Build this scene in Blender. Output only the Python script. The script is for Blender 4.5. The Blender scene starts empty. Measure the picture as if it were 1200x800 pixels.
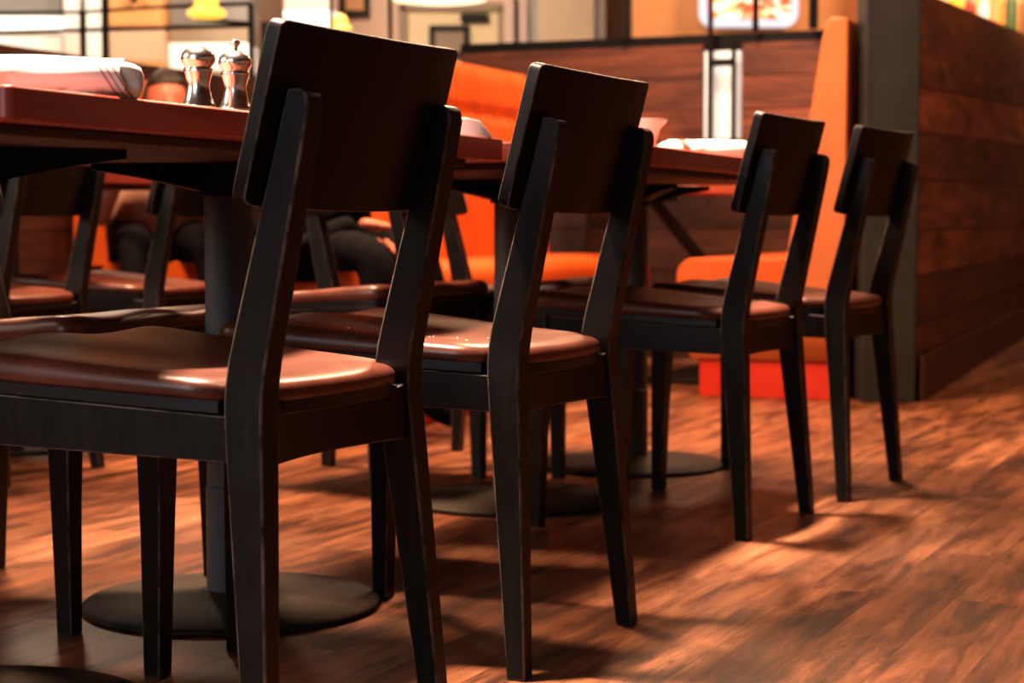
import bpy, bmesh, math, random
from mathutils import Vector, Matrix, noise
random.seed(7)
PI = math.pi
S = bpy.context.scene
COL = S.collection

# ------------------------------------------------------------------ camera
F_PX, PITCH, CAM_H = 2211.0, 0.0636, 0.633
cam_d = bpy.data.cameras.new('camera')
cam = bpy.data.objects.new('camera', cam_d); COL.objects.link(cam)
cam.location = (0, 0, CAM_H)
cam.rotation_euler = (PI/2 - PITCH, 0, 0)
cam_d.sensor_width = 36.0
cam_d.lens = 36.0 * F_PX / 1200.0
cam_d.clip_start = 0.05
cam_d.dof.use_dof = True
cam_d.dof.focus_distance = 2.45
cam_d.dof.aperture_fstop = 6.0
S.camera = cam

def P(px, py, Y):
    """a place in the room seen along a sight line at depth Y"""
    u = (px-600)/F_PX; v = (400-py)/F_PX
    dy = math.cos(PITCH)+v*math.sin(PITCH); dz = -math.sin(PITCH)+v*math.cos(PITCH)
    return Vector((u/dy*Y, Y, CAM_H+dz/dy*Y))

RD = Vector((.365, .931, 0)).normalized()      # along the row of tables
ND = Vector((RD.y, -RD.x, 0))                  # from the tables towards the aisle
def TN(t, n, z=0.0):
    v = RD*t + ND*n; return Vector((v.x, v.y, z))
ROWANG = math.atan2(RD.y, RD.x)

# ------------------------------------------------------------------ object helpers
def obj(name, bm, m, parent=None, smooth=True, bevel=0, seg=2, sub=0, ang=40):
    me = bpy.data.meshes.new(name)
    bmesh.ops.recalc_face_normals(bm, faces=bm.faces)
    bm.to_mesh(me); bm.free()
    if smooth:
        for p in me.polygons: p.use_smooth = True
        me.set_sharp_from_angle(angle=math.radians(ang))
    me.materials.append(m)
    o = bpy.data.objects.new(name, me); COL.objects.link(o)
    if parent: o.parent = parent
    if bevel:
        b = o.modifiers.new('bevel', 'BEVEL'); b.width = bevel; b.segments = seg
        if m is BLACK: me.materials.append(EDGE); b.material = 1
        b.limit_method = 'ANGLE'; b.angle_limit = math.radians(35); b.harden_normals = False
    if sub:
        s = o.modifiers.new('sub', 'SUBSURF'); s.levels = sub; s.render_levels = sub
    return o
def thing(name, label, cat, loc=(0, 0, 0), rotz=0, group=None):
    o = bpy.data.objects.new(name, None); COL.objects.link(o)
    o.location = loc; o.rotation_euler = (0, 0, rotz)
    o.empty_display_size = .05
    return tag(o, label, cat, group)
def tag(o, label, cat, group=None):
    o['label'] = label; o['category'] = cat
    if group: o['group'] = group
    return o
def struct(o): o['kind'] = 'structure'; return o
def copy_tree(o, parent=None):
    c = o.copy(); COL.objects.link(c); c.parent = parent
    for ch in list(o.children): copy_tree(ch, c)
    return c

def box(bm, c, s, rot=None):
    r = bmesh.ops.create_cube(bm, size=1.0)
    M = Matrix.Translation(Vector(c)) @ (rot or Matrix()) @ Matrix.Diagonal((s[0], s[1], s[2], 1))
    bmesh.ops.transform(bm, matrix=M, verts=r['verts'])
    return r['verts']
def bx(c, s, rot=None):
    bm = bmesh.new(); box(bm, c, s, rot); return bm
def bar(bm, a, b, w, d=None, up=Vector((0, 0, 1))):
    a = Vector(a); b = Vector(b); d = d or w
    z = (b-a).normalized()
    if abs(z.dot(up)) > .99: up = Vector((1, 0, 0))
    x = up.cross(z).normalized(); y = z.cross(x)
    R = Matrix((x, y, z)).transposed().to_4x4()
    return box(bm, (a+b)/2, (w, d, (b-a).length), R)
def lathe(prof, seg=48, bm=None, loc=(0, 0, 0)):
    bm = bm or bmesh.new(); rings = []
    for r, z in prof:
        if r < 1e-5: rings.append([bm.verts.new((loc[0], loc[1], loc[2]+z))])
        else: rings.append([bm.verts.new((loc[0]+r*math.cos(2*PI*i/seg), loc[1]+r*math.sin(2*PI*i/seg), loc[2]+z)) for i in range(seg)])
    for A, B in zip(rings, rings[1:]):
        for i in range(seg):
            j = (i+1) % seg
            if len(A) == 1 and len(B) == 1: continue
            if len(A) == 1: bm.faces.new((A[0], B[i], B[j]))
            elif len(B) == 1: bm.faces.new((A[i], A[j], B[0]))
            else: bm.faces.new((A[i], A[j], B[j], B[i]))
    return bm
def loft(secs, bm=None, cap=True):
    """secs: list of closed loops of equal length"""
    bm = bm or bmesh.new()
    R = [[bm.verts.new(p) for p in s] for s in secs]
    n = len(R[0])
    for A, B in zip(R, R[1:]):
        for i in range(n):
            j = (i+1) % n
            bm.faces.new((A[i], A[j], B[j], B[i]))
    if cap:
        bm.faces.new(R[0][::-1]); bm.faces.new(R[-1])
    return bm
def prism(poly, z0, z1, bm=None):
    return loft([[(x, y, z0) for x, y in poly], [(x, y, z1) for x, y in poly]], bm)
def rrect(x0, y0, x1, y1, r, k=5):
    out = []
    for cx, cy, a in ((x1-r, y1-r, 0), (x0+r, y1-r, 90), (x0+r, y0+r, 180), (x1-r, y0+r, 270)):
        for i in range(k+1):
            t = math.radians(a+90*i/k); out.append((cx+r*math.cos(t), cy+r*math.sin(t)))
    return out

# ------------------------------------------------------------------ materials
def mat(name, col, rough=.5, metal=0, spec=.5, emit=None, estr=0, coat=0):
    m = bpy.data.materials.new(name); m.use_nodes = True
    b = m.node_tree.nodes['Principled BSDF']
    b.inputs['Base Color'].default_value = (*col, 1)
    b.inputs['Roughness'].default_value = rough
    b.inputs['Metallic'].default_value = metal
    b.inputs['Specular IOR Level'].default_value = spec
    b.inputs['Coat Weight'].default_value = coat
    if emit:
        b.inputs['Emission Color'].default_value = (*emit, 1)
        b.inputs['Emission Strength'].default_value = estr
    return m
class NT:
    def __init__(s, m): s.t = m.node_tree; s.b = s.t.nodes['Principled BSDF']
    def n(s, ty, **kw):
        nd = s.t.nodes.new(ty)
        for k, v in kw.items():
            if k in nd.inputs: nd.inputs[k].default_value = v
            else: setattr(nd, k, v)
        return nd
    def l(s, a, b): s.t.links.new(a, b)
    def ramp(s, fac, stops):
        r = s.n('ShaderNodeValToRGB'); cr = r.color_ramp
        while len(cr.elements) < len(stops): cr.elements.new(.5)
        for e, (p, c) in zip(cr.elements, stops):
            e.position = p; e.color = (*c, 1) if len(c) == 3 else c
        s.l(fac, r.inputs['Fac']); return r.outputs['Color']
    def mapping(s, src='Object', scale=(1, 1, 1), rot=(0, 0, 0), loc=(0, 0, 0)):
        tc = s.n('ShaderNodeTexCoord'); mp = s.n('ShaderNodeMapping')
        mp.inputs['Scale'].default_value = scale; mp.inputs['Rotation'].default_value = rot; mp.inputs['Location'].default_value = loc
        s.l(tc.outputs[src], mp.inputs['Vector']); return mp.outputs['Vector']
    def noise(s, vec, scale, detail=4, rough=.5, dist=0):
        nd = s.n('ShaderNodeTexNoise'); nd.inputs['Scale'].default_value = scale
        nd.inputs['Detail'].default_value = detail; nd.inputs['Roughness'].default_value = rough
        nd.inputs['Distortion'].default_value = dist
        if vec is not None: s.l(vec, nd.inputs['Vector'])
        return nd.outputs['Fac']
    def mix(s, a, b, fac, mode='MIX'):
        m = s.n('ShaderNodeMix', data_type='RGBA', blend_type=mode)
        for i, v in ((6, a), (7, b), (0, fac)):
            if isinstance(v, (int, float)): m.inputs[i].default_value = v
            elif isinstance(v, tuple): m.inputs[i].default_value = (*v, 1)
            else: s.l(v, m.inputs[i])
        return m.outputs[2]
    def bump(s, h, strength=.2, dist=.01):
        b = s.n('ShaderNodeBump'); b.inputs['Strength'].default_value = strength; b.inputs['Distance'].default_value = dist
        s.l(h, b.inputs['Height']); s.l(b.outputs['Normal'], s.b.inputs['Normal'])
    def col(s, c): s.l(c, s.b.inputs['Base Color'])
    def rgh(s, f, lo, hi):
        m = s.n('ShaderNodeMapRange'); m.inputs['To Min'].default_value = lo; m.inputs['To Max'].default_value = hi
        s.l(f, m.inputs['Value']); s.l(m.outputs['Result'], s.b.inputs['Roughness'])

def mk_black_wood(worn_glint=False):
    m = mat('black stained wood', (.010, .009, .009), .36, spec=.36); t = NT(m)
    v = t.mapping(scale=(60, 60, 5)); g = t.noise(v, 1.5, 5, .6)
    base = t.ramp(g, [(.3, (.0055, .005, .0048)), (.7, (.014, .0115, .0105))])
    if worn_glint:
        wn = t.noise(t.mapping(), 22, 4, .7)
        base = t.mix(base, (.20, .16, .14), t.ramp(wn, [(.34, (.08, .08, .08)), (.66, (.95, .95, .95))]))  # lighter edge wear that also paints in the thin bright edge highlights
    t.col(base)
    w = t.noise(t.mapping(), 14, 3); t.rgh(w, .30, .50)
    t.bump(g, .12, .002); return m
def mk_seat():
    m = mat('brown leather', (.13, .04, .022), .3, spec=.6); t = NT(m)
    a = t.noise(t.mapping(), 9, 4, .6); t.col(t.ramp(a, [(.3, (.085, .026, .017)), (.7, (.155, .048, .031))]))
    b = t.noise(t.mapping(), 260, 3); t.rgh(a, .28, .44); t.bump(b, .08, .001); return m
def mk_table():
    m = mat('red stained tabletop', (.25, .05, .03), .35, spec=.5); t = NT(m)
    a = t.noise(t.mapping(scale=(2, 25, 25)), 1.2, 5, .6, .4)
    t.col(t.ramp(a, [(.3, (.29, .05, .036)), (.7, (.42, .088, .062))])); t.rgh(a, .28, .42); t.bump(a, .05, .002); return m
def mk_floor():
    m = mat('reclaimed wood floor', (.3, .12, .06), .4); t = NT(m)
    rot = (0, 0, -math.radians(65.5))
    v = t.mapping(rot=rot)
    # planks
    br = t.n('ShaderNodeTexBrick'); t.l(v, br.inputs['Vector'])
    br.offset = .37; br.offset_frequency = 2; br.squash = 1
    for k, x in (('Scale', 1), ('Brick Width', 1.2), ('Row Height', .125), ('Mortar Size', .0012), ('Mortar Smooth', .3), ('Bias', 0)):
        br.inputs[k].default_value = x
    br.inputs['Color1'].default_value = (0, 0, 0, 1); br.inputs['Color2'].default_value = (1, 1, 1, 1); br.inputs['Mortar'].default_value = (.5, .5, .5, 1)
    # shift the grain inside each plank
    off = t.n('ShaderNodeVectorMath', operation='MULTIPLY_ADD'); t.l(br.outputs['Color'], off.inputs[0])
    off.inputs[1].default_value = (7.3, 3.1, 5.7); t.l(v, off.inputs[2])
    def st(sx, sy):
        q = t.n('ShaderNodeVectorMath', operation='MULTIPLY'); t.l(off.outputs[0], q.inputs[0]); q.inputs[1].default_value = (sx, sy, 1); return q.outputs[0]
    grain = t.noise(st(2.5, 55), 1, 6, .65, .3)
    fine = t.noise(st(7, 190), 1, 4, .6, .2)
    blot = t.noise(st(2.6, 15), 1, 7, .68, .45)
    knot = t.noise(st(9, 30), 1, 3, .6, .4)
    big = t.noise(st(1.1, 3.0), 1, 3, .55, .6)
    base = t.ramp(br.outputs['Color'], [(0, (.20, .080, .042)), (.35, (.31, .132, .070)), (.65, (.255, .100, .052)), (1, (.35, .160, .088))])
    g = t.ramp(grain, [(.25, (.42, .38, .36)), (.55, (1, 1, 1)), (.8, (1.35, 1.35, 1.3))])
    c = t.mix(base, g, .75, 'MULTIPLY')
    bl = t.ramp(blot, [(.36, (.13, .10, .09)), (.45, (.52, .46, .42)), (.53, (.95, .95, .95)), (.66, (1.4, 1.33, 1.2))])
    c = t.mix(c, bl, .9, 'MULTIPLY')
    c = t.mix(c, t.ramp(knot, [(.24, (.12, .09, .08)), (.34, (1, 1, 1))]), .85, 'MULTIPLY')
    bg = t.ramp(big, [(.32, (.42, .37, .36)), (.6, (1.05, 1.05, 1.05))])
    c = t.mix(c, bg, .7, 'MULTIPLY')
    fn = t.ramp(fine, [(.3, (.6, .6, .6)), (.55, (1.05, 1.05, 1.05))])
    c = t.mix(c, fn, .6, 'MULTIPLY')
    c = t.mix(c, (.05, .022, .014), t.ramp(br.outputs['Fac'], [(0, (0, 0, 0)), (1, (.7, .7, .7))]), 'MIX')
    t.col(c); t.rgh(blot, .5, .3); t.bump(t.mix(grain, fine, .5), .22, .003)
    t.b.inputs['Specular IOR Level'].default_value = .4
    return m
def mk_plank(name, dark, mid, lite, rough=.5):
    m = mat(name, mid, rough); t = NT(m)
    uv = t.mapping('UV'); a = t.n('ShaderNodeMapping'); a.inputs['Scale'].default_value = (1.3, 16, 1); t.l(uv, a.inputs['Vector'])
    g = t.noise(a.outputs['Vector'], 1.2, 6, .65, .8)
    b = t.n('ShaderNodeMapping'); b.inputs['Scale'].default_value = (1.4, 4, 1); t.l(uv, b.inputs['Vector'])
    h = t.noise(b.outputs['Vector'], 1.6, 4, .55, .5)
    c = t.ramp(g, [(.28, dark), (.5, mid), (.74, lite)])
    c = t.mix(c, t.ramp(h, [(.3, (.4, .35, .35)), (.65, (1.25, 1.2, 1.15))]), .85, 'MULTIPLY')
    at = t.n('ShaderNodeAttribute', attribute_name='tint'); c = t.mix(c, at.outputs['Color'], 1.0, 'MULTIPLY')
    t.col(c); t.bump(g, .25, .004); return m
def mk_noisy(name, c1, c2, scale, rough=.6, **kw):
    m = mat(name, c1, rough, **kw); t = NT(m)
    a = t.noise(t.mapping(), scale, 4, .55); t.col(t.ramp(a, [(.3, c1), (.7, c2)])); t.bump(a, .05, .003); return m
def mk_napkin():
    m = mat('white cotton napkin', (.85, .82, .78), .85); t = NT(m)
    v = t.mapping(rot=(0, math.radians(32), math.radians(14)))
    sp = t.n('ShaderNodeSeparateXYZ'); t.l(v, sp.inputs[0])
    mr = t.n('ShaderNodeMapRange'); mr.inputs['From Min'].default_value = -.15; mr.inputs['From Max'].default_value = .15
    t.l(sp.outputs['X'], mr.inputs['Value'])
    w = (.86, .82, .76); r = (.55, .05, .03)
    c = t.ramp(mr.outputs['Result'], [(0, w), (.385, w), (.39, r), (.43, r), (.435, w), (.47, w), (.475, (.8, .66, .55)), (.50, (.8, .66, .55)), (.505, w), (.80, w), (.802, r), (.806, r), (.808, w), (.82, w), (.822, r), (.826, r), (.828, w), (.84, w), (.842, r), (.846, r), (.848, w)])
    t.col(c); t.bump(t.noise(t.mapping(), 300, 2), .15, .001)
    return m

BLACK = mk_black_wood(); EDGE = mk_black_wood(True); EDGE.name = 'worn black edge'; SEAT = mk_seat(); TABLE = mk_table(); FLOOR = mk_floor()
PLY = mat('black seat board', (.01, .009, .009), .4)
UNDER = mk_noisy('table underside', (.05, .022, .014), (.07, .03, .018), 8, .5)
IRON = mk_noisy('charcoal powder coat', (.085, .097, .106), (.10, .112, .122), 40, .5)
BASEIRON = mk_noisy('brown black cast iron', (.034, .026, .022), (.048, .037, .031), 60, .6, spec=.2)
FRAME = mat('black steel', (.006, .006, .006), .5, spec=.2)
POST = mk_noisy('dark grey steel', (.022, .023, .023), (.038, .039, .038), 6, .5)
CHROME = mat('polished steel', (.97, .90, .85), .24, metal=1)
NAPKIN = mk_napkin()
CERAMIC = mat('white ceramic', (.85, .82, .78), .25)
ORANGE = mk_noisy('orange vinyl', (.55, .10, .014), (.66, .13, .022), 3, .42)
ORANGE2 = mk_noisy('light orange vinyl', (.48, .14, .04), (.58, .18, .055), 3, .55)
RED = mk_noisy('red kick board', (.50, .028, .014), (.60, .045, .02), 5, .5)
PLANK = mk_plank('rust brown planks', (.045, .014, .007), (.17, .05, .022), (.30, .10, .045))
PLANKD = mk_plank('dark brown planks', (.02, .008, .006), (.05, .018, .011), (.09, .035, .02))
SKIRT = mk_noisy('dark wood baseboard', (.05, .017, .008), (.085, .03, .014), 5, .5)
PLASTER = mk_noisy('warm plaster', (.72, .50, .38), (.78, .56, .43), 2, .8)
PINK = mat('pale pink paint', (.80, .60, .52), .7)
CREAM = mk_noisy('cream paint', (.78, .60, .36), (.82, .66, .42), 2, .6)
TAUPE = mk_noisy('taupe paint', (.30, .22, .15), (.34, .25, .17), 2, .6)
GREYP = mk_noisy('grey paint', (.16, .15, .14), (.22, .20, .18), 3, .6)
TAN = mk_noisy('tan orange wall', (.62, .26, .10), (.75, .34, .14), 2, .7)
OAK = mk_noisy('orange oak', (.62, .27, .09), (.70, .33, .12), 3, .5)
TILE = mk_noisy('white tile', (.80, .76, .68), (.85, .81, .74), 3, .3)
CEIL = mat('ceiling paint', (.12, .09, .07), .9)
GLOW = mat('bright lit strip', (.9, .9, .85), .5, emit=(1, .93, .82), estr=.9)
FROST = mk_noisy('frosted white glass', (.7, .75, .73), (.85, .88, .86), 5, .4)
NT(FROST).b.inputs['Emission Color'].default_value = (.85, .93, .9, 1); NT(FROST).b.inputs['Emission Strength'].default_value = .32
AMBER = mat('glowing amber glass', (.9, .5, .12), .3, emit=(1, .52, .07), estr=1.35)
AMBERW = mat('glowing cream glass', (.9, .7, .4), .3, emit=(1, .78, .50), estr=1.5)
SKIN = mat('skin', (.45, .13, .075), .5); HAIR = mat('dark hair', (.02, .012, .01), .6)
DARKCL = mk_noisy('black jacket cloth', (.006, .006, .008), (.011, .011, .014), 40, .9, spec=.08)
NAVY = mat('blue grey cloth', (.05, .08, .12), .8)
SHIRT = mk_noisy('dusty pink shirt', (.30, .17, .13), (.42, .26, .20), 18, .8)

# ------------------------------------------------------------------ setting
bm = bmesh.new(); vs = [bm.verts.new(p) for p in ((-7, -3, 0), (8, -3, 0), (8, 15, 0), (-7, 15, 0))]; bm.faces.new(vs)
struct(obj('floor', bm, FLOOR, smooth=False))
struct(obj('ceiling', bx((.5, 6, 3.25), (15, 18, .1)), CEIL))
struct(obj('wall_back', bx((.5, 14.05, 1.6), (15, .1, 3.2)), PLASTER))
struct(obj('wall_left', bx((-7.05, 6, 1.6), (.1, 18, 3.2)), PLASTER))
BARW = mk_noisy('brown bar wall', (.20, .08, .035), (.28, .11, .05), 3, .7)
struct(obj('wall_bar', bx((2.65, 12.17, 1.6), (3.8, .12, 3.2)), BARW))
struct(obj('wall_right', bx((8.05, 6, 1.6), (.1, 18, 3.2)), TAN))

def plank_wall(name, a, b, h0, h1, thick, m, side=1, parent=None, seed=1, low=1):
    """horizontal boards between ground points a and b; h0/h1 = seam heights at either end"""
    rnd = random.Random(seed)
    a = Vector(a); b = Vector(b); L = (b-a).length; d = (b-a)/L; nn = Vector((-d.y, d.x, 0))*side
    bm = bmesh.new(); uvl = bm.loops.layers.uv.new('UVMap'); cl = bm.loops.layers.float_color.new('tint')
    for k in range(len(h0)-1):
        g = .002; o = rnd.uniform(0, 50); tn = rnd.uniform(.42, 1.2)*(low if h0[k] < .7 else 1)  # low darkens the lower boards, painting in shade beneath the tables
        proud = rnd.uniform(0, .004)
        lo0, hi0, lo1, hi1 = h0[k]+g, h0[k+1]-g, h1[k]+g, h1[k+1]-g
        q = []
        for off in (proud, thick):
            q += [a+nn*off+Vector((0, 0, lo0)), b+nn*off+Vector((0, 0, lo1)), b+nn*off+Vector((0, 0, hi1)), a+nn*off+Vector((0, 0, hi0))]
        V = [bm.verts.new(p) for p in q]
        for idx in ((0, 1, 2, 3), (7, 6, 5, 4), (0, 4, 5, 1), (1, 5, 6, 2), (2, 6, 7, 3), (3, 7, 4, 0)):
            f = bm.faces.new([V[i] for i in idx])
            for lp in f.loops:
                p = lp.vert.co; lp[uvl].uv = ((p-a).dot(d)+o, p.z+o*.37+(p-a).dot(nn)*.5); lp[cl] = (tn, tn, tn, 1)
    # dark core behind the seams
    c = (a+b)/2+nn*(thick*.5+.004); ang = math.atan2(d.y, d.x)
    H = min(h0[-1], h1[-1])-.01
    vs = box(bm, (c.x, c.y, H/2), (L*.998, thick*.6, H), Matrix.Rotation(ang, 4, 'Z'))
    vset = set(vs)
    for f in bm.faces:
        if all(v in vset for v in f.verts):
            for lp in f.loops: lp[cl] = (.1, .1, .1, 1); lp[uvl].uv = (0, 0)
    return obj(name, bm, m, parent, smooth=False)

# wooden side partition on the right, with its steel post
WA = Vector((1.411, 6.562, 0)); WD = Vector((1.26, 3.445, 0)).normalized(); WB = WA+WD*4.6
wr = plank_wall('wood_partition', WA+Vector((0, .02, 0)), WB, [.0, .27, .44, .60, .78, .944, 1.10, 1.43], [.0, .29, .45, .61, .83, 1.06, 1.28, 1.68], .10, PLANK, 1, seed=4)
tag(wr, 'tall rust brown wooden plank partition receding behind the grey post', 'partition')
bm = bmesh.new(); nn = Vector((WD.y, -WD.x, 0)); c = (WA+WB)/2+nn*.012
box(bm, (c.x, c.y, .08), (4.55, .018, .16), Matrix.Rotation(math.atan2(WD.y, WD.x), 4, 'Z'))
obj('baseboard', bm, SKIRT, wr, bevel=.002)
pa = math.radians(0)
post = obj('steel_post', bx((1.316, 6.655, 1.6), (.19, .18, 3.2)), POST, bevel=.006)
tag(post, 'square dark grey steel post at the corner of the plank partition', 'post')
cp = bmesh.new()
for x in (1.26, 1.372):
    lathe([(0, 0), (.008, .001), (.008, .004), (0, .006)], 12, cp, (0, 0, 0))
cp.free()

# back partition of horizontal boards
BA = P(540, 68, 9.15); BB = P(1000, 42, 8.4)
BAg = Vector((BA.x, BA.y, 0)); BBg = Vector((BB.x, BB.y, 0))
BD = (BBg-BAg).normalized()
hs = [.0, .22, .40, .60, .80, 1.0, 1.14, 1.29, 1.44]
def on_back(px, z, off=0.0):
    """ground point on the back partition along the sight line px, brought forward by off"""
    u = (px-600)/F_PX
    # a + s*BD : x/y = u
    s = (u*BAg.y-BAg.x)/(BD.x-u*BD.y)
    p = BAg+BD*s; nf = Vector((BD.y, -BD.x, 0))
    return Vector((p.x, p.y, z))+nf*off
gL = on_back(822, 0); gR = on_back(868, 0)
bp = thing('wood_partition', 'long rust brown wooden plank partition across the back behind the tables', 'partition', BAg)
def bk(a, b, seed):
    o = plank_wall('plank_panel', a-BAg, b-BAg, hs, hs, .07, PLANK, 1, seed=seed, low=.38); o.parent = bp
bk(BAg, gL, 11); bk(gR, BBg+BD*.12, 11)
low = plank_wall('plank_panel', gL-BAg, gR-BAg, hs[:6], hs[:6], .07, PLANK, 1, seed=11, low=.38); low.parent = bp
bm = bmesh.new(); bar(bm, Vector((0, 0, 1.446))+Vector((0, .035, 0)), BBg+BD*.12-BAg+Vector((0, .035, 1.446)), .012, .075)
obj('top_rail', bm, FRAME, bp)
# frosted glass slot in it
gp = bmesh.new(); c = (gL+gR)/2; ang = math.atan2(BD.y, BD.x)
box(gp, (c.x, c.y+.04, 1.22), ((gR-gL).length, .02, .42), Matrix.Rotation(ang, 4, 'Z'))
w1 = obj('window_1', gp, FROST); struct(w1)
# black steel screen standing on the back partition
scr = thing('steel_screen', 'black steel grid screen standing on the back plank partition', 'screen', BAg)
def scr_bar(a, b, w, nm='upright'):
    m_ = bmesh.new(); bar(m_, a-BAg, b-BAg, w); return obj(nm, m_, FRAME, scr)
for px, z0, z1, w in ((833, .8, 2.3, .022), (860, .80, 1.44, .02), (885, 1.485, 2.3, .026), (952, 1.485, 2.3, .036), (736, 1.485, 2.3, .03)):
    scr_bar(on_back(px, z0, .03), on_back(px, z1, .03), w)
scr_bar(on_back(833, 1.35, .03), on_back(860, 1.35, .03), .03, 'crossbar')
scr_bar(on_back(700, 1.70, .03), on_back(1010, 1.72, .03), .022, 'crossbar')
scr_bar(on_back(700, 2.29, .03), on_back(1010, 2.29, .03), .022, 'crossbar')

# ------------------------------------------------------------------ chairs
def lerp(a, b, t): return a+(b-a)*t
def pw(tab, z):
    for (z0, v0), (z1, v1) in zip(tab, tab[1:]):
        if z <= z1: return lerp(v0, v1, (z-z0)/(z1-z0))
    return tab[-1][1]
def smooth_tab(keys):
    # sample linear key table into a slightly rounded one
    zs = [k[0] for k in keys]; out = []
    N = 60
    for i in range(N+1):
        z = zs[0]+(zs[-1]-zs[0])*i/N
        s = sum(pw(keys, min(max(z+d, zs[0]), zs[-1])) for d in (-.03, -.02, -.01, 0, .01, .02, .03))/7
        out.append((z, s if 0 < i < N else pw(keys, z)))
    return out
BACK = smooth_tab([(0, .025), (.45, 0.0), (.775, .066)])
FRONT = smooth_tab([(0, -.003), (.40, -.046), (.455, -.050), (.60, -.012), (.70, .016), (.775, .036)])
XO = [(0, .2133), (.46, .1815), (.775, .180)]
XT = [(0, .027), (.40, .036), (.775, .034)]
def stile(s):
    secs = []
    zs = [0, .1, .2, .3, .36, .40, .42, .44, .46, .48, .50, .54, .60, .66, .72, .755, .765, .771, .775]
    for z in zs:
        xo = pw(XO, z); t = pw(XT, z); yb = pw(BACK, z); yf = pw(FRONT, z)
        if z > .75:   # rounded top corner at the back
            k = (z-.75)/.025; yb -= .016*(1-math.sqrt(max(0, 1-k*k)))
        xs = (s*xo, s*(xo-t))
        lp = [(xs[0], yf, z), (xs[0], yb, z), (xs[1], yb, z), (xs[1], yf, z)]
        secs.append(lp if s > 0 else lp[::-1])
    return loft(secs)
def front_leg(s):
    secs = []
    for z, w in ((0, .030), (.20, .037), (.36, .046), (.442, .047)):
        xo = .236-(.003 if z < .1 else 0); x0, x1 = s*xo, s*(xo-w); y0 = -.452; y1 = y0+w*.9
        lp = [(x0, y0, z), (x0, y1, z), (x1, y1, z), (x1, y0, z)]
        secs.append(lp if s > 0 else lp[::-1])
    return loft(secs)
def seat_base(y): return lerp(.432, .458, max(0, min(1, -y/.45)))
def side_rail(s):
    secs = []
    for y in (-.03, -.15, -.28, -.42):
        xo = lerp(.178, .231, (-y-.03)/.39); t = .022; b = seat_base(y)
        zt = b-.016; zb = lerp(.366, .380, -y/.45)
        lp = [(s*xo, y, zb), (s*xo, y, zt), (s*(xo-t), y, zt), (s*(xo-t), y, zb)]
        secs.append(lp if s > 0 else lp[::-1])
    return loft(secs)
def front_rail():
    secs = []
    for i in range(9):
        x = lerp(-.2, .2, i/8); secs.append([(x, -.446, .382), (x, -.446, .440), (x, -.424, .440), (x, -.424, .382)])
    return loft(secs)
def rear_rail():
    secs = []
    for i in range(17):
        x = lerp(-.152, .152, i/16); k = 1-(x/.152)**2
        yb = -.004-.020*k; zt = .432-.017*k; zb = .362
        secs.append([(x, yb, zb), (x, yb, zt), (x, yb-.022, zt), (x, yb-.022, zb)])
    return loft(secs)
def pad_outline(inset=0.0):
    pts = []
    def arc(cx, cy, r, a0, a1, n=6):
        for i in range(n+1):
            a = math.radians(lerp(a0, a1, i/n)); pts.append((cx+r*math.cos(a), cy+r*math.sin(a)))
    # half outline from rear centre round to front centre
    for i in range(7):
        x = .10*i/6; pts.append((x, .004-.010*(x/.13)**2))
    arc(.118, -.028, .024, 80, 0, 5)
    pts.append((.1440, -.047))
    pts.append((.150, -.0535))
    pts.append((.182, -.0545))
    for i in range(1, 9):
        f = i/9; pts.append((lerp(.186, .238, f), lerp(-.058, -.42, f)))
    arc(.210, -.436, .030, 0, -90, 5)
    for i in range(1, 8):
        x = .210*(1-i/7); pts.append((x, -.466-.006*(1-(x/.21)**2)))
    full = pts + [(-x, y) for x, y in pts[-2:0:-1]]
    cx, cy = 0, -.24
    return [(x*(1-inset/.2), cy+(y-cy)*(1-inset/.24)) for x, y in full]
def sad(x, y):
    f = max(0, min(1, (-y-.08)/.36))
    z = f*.0035*math.cos(2*PI*x/.235)+f*.004
    z -= .012*math.exp(-((x/.13)**2+((y+.20)/.13)**2))
    return z
def pad():
    bm = bmesh.new(); o = pad_outline(); n = len(o); cx, cy = 0, -.24
    rings = []
    prof = [(.985, 0.0), (.998, .004), (1.0, .010), (.995, .016), (.98, .0205), (.955, .0235), (.90, .026), (.80, .0275), (.65, .028), (.5, .028), (.35, .028), (.2, .028), (.08, .028)]
    for s, h in prof:
        R = []
        for x, y in o:
            X = x*s; Y = cy+(y-cy)*s
            k = min(1, h/.024)
            R.append(bm.verts.new((X, Y, seat_base(Y)+h+sad(X, Y)*k*k)))
        rings.append(R)
    for A, B in zip(rings, rings[1:]):
        for i in range(n):
            j = (i+1) % n; bm.faces.new((A[i], A[j], B[j], B[i]))
    bm.faces.new(rings[-1]); bm.faces.new(rings[0][::-1])
    return bm
def board():
    o = pad_outline(.004)
    bm = bmesh.new()
    lo = [bm.verts.new((x, y, seat_base(y)-.015)) for x, y in o]; hi = [bm.verts.new((x, y, seat_base(y)+.001)) for x, y in o]
    n = len(o)
    for i in range(n):
        j = (i+1) % n; bm.faces.new((lo[i], lo[j], hi[j], hi[i]))
    bm.faces.new(lo[::-1]); bm.faces.new(hi); return bm
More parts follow.
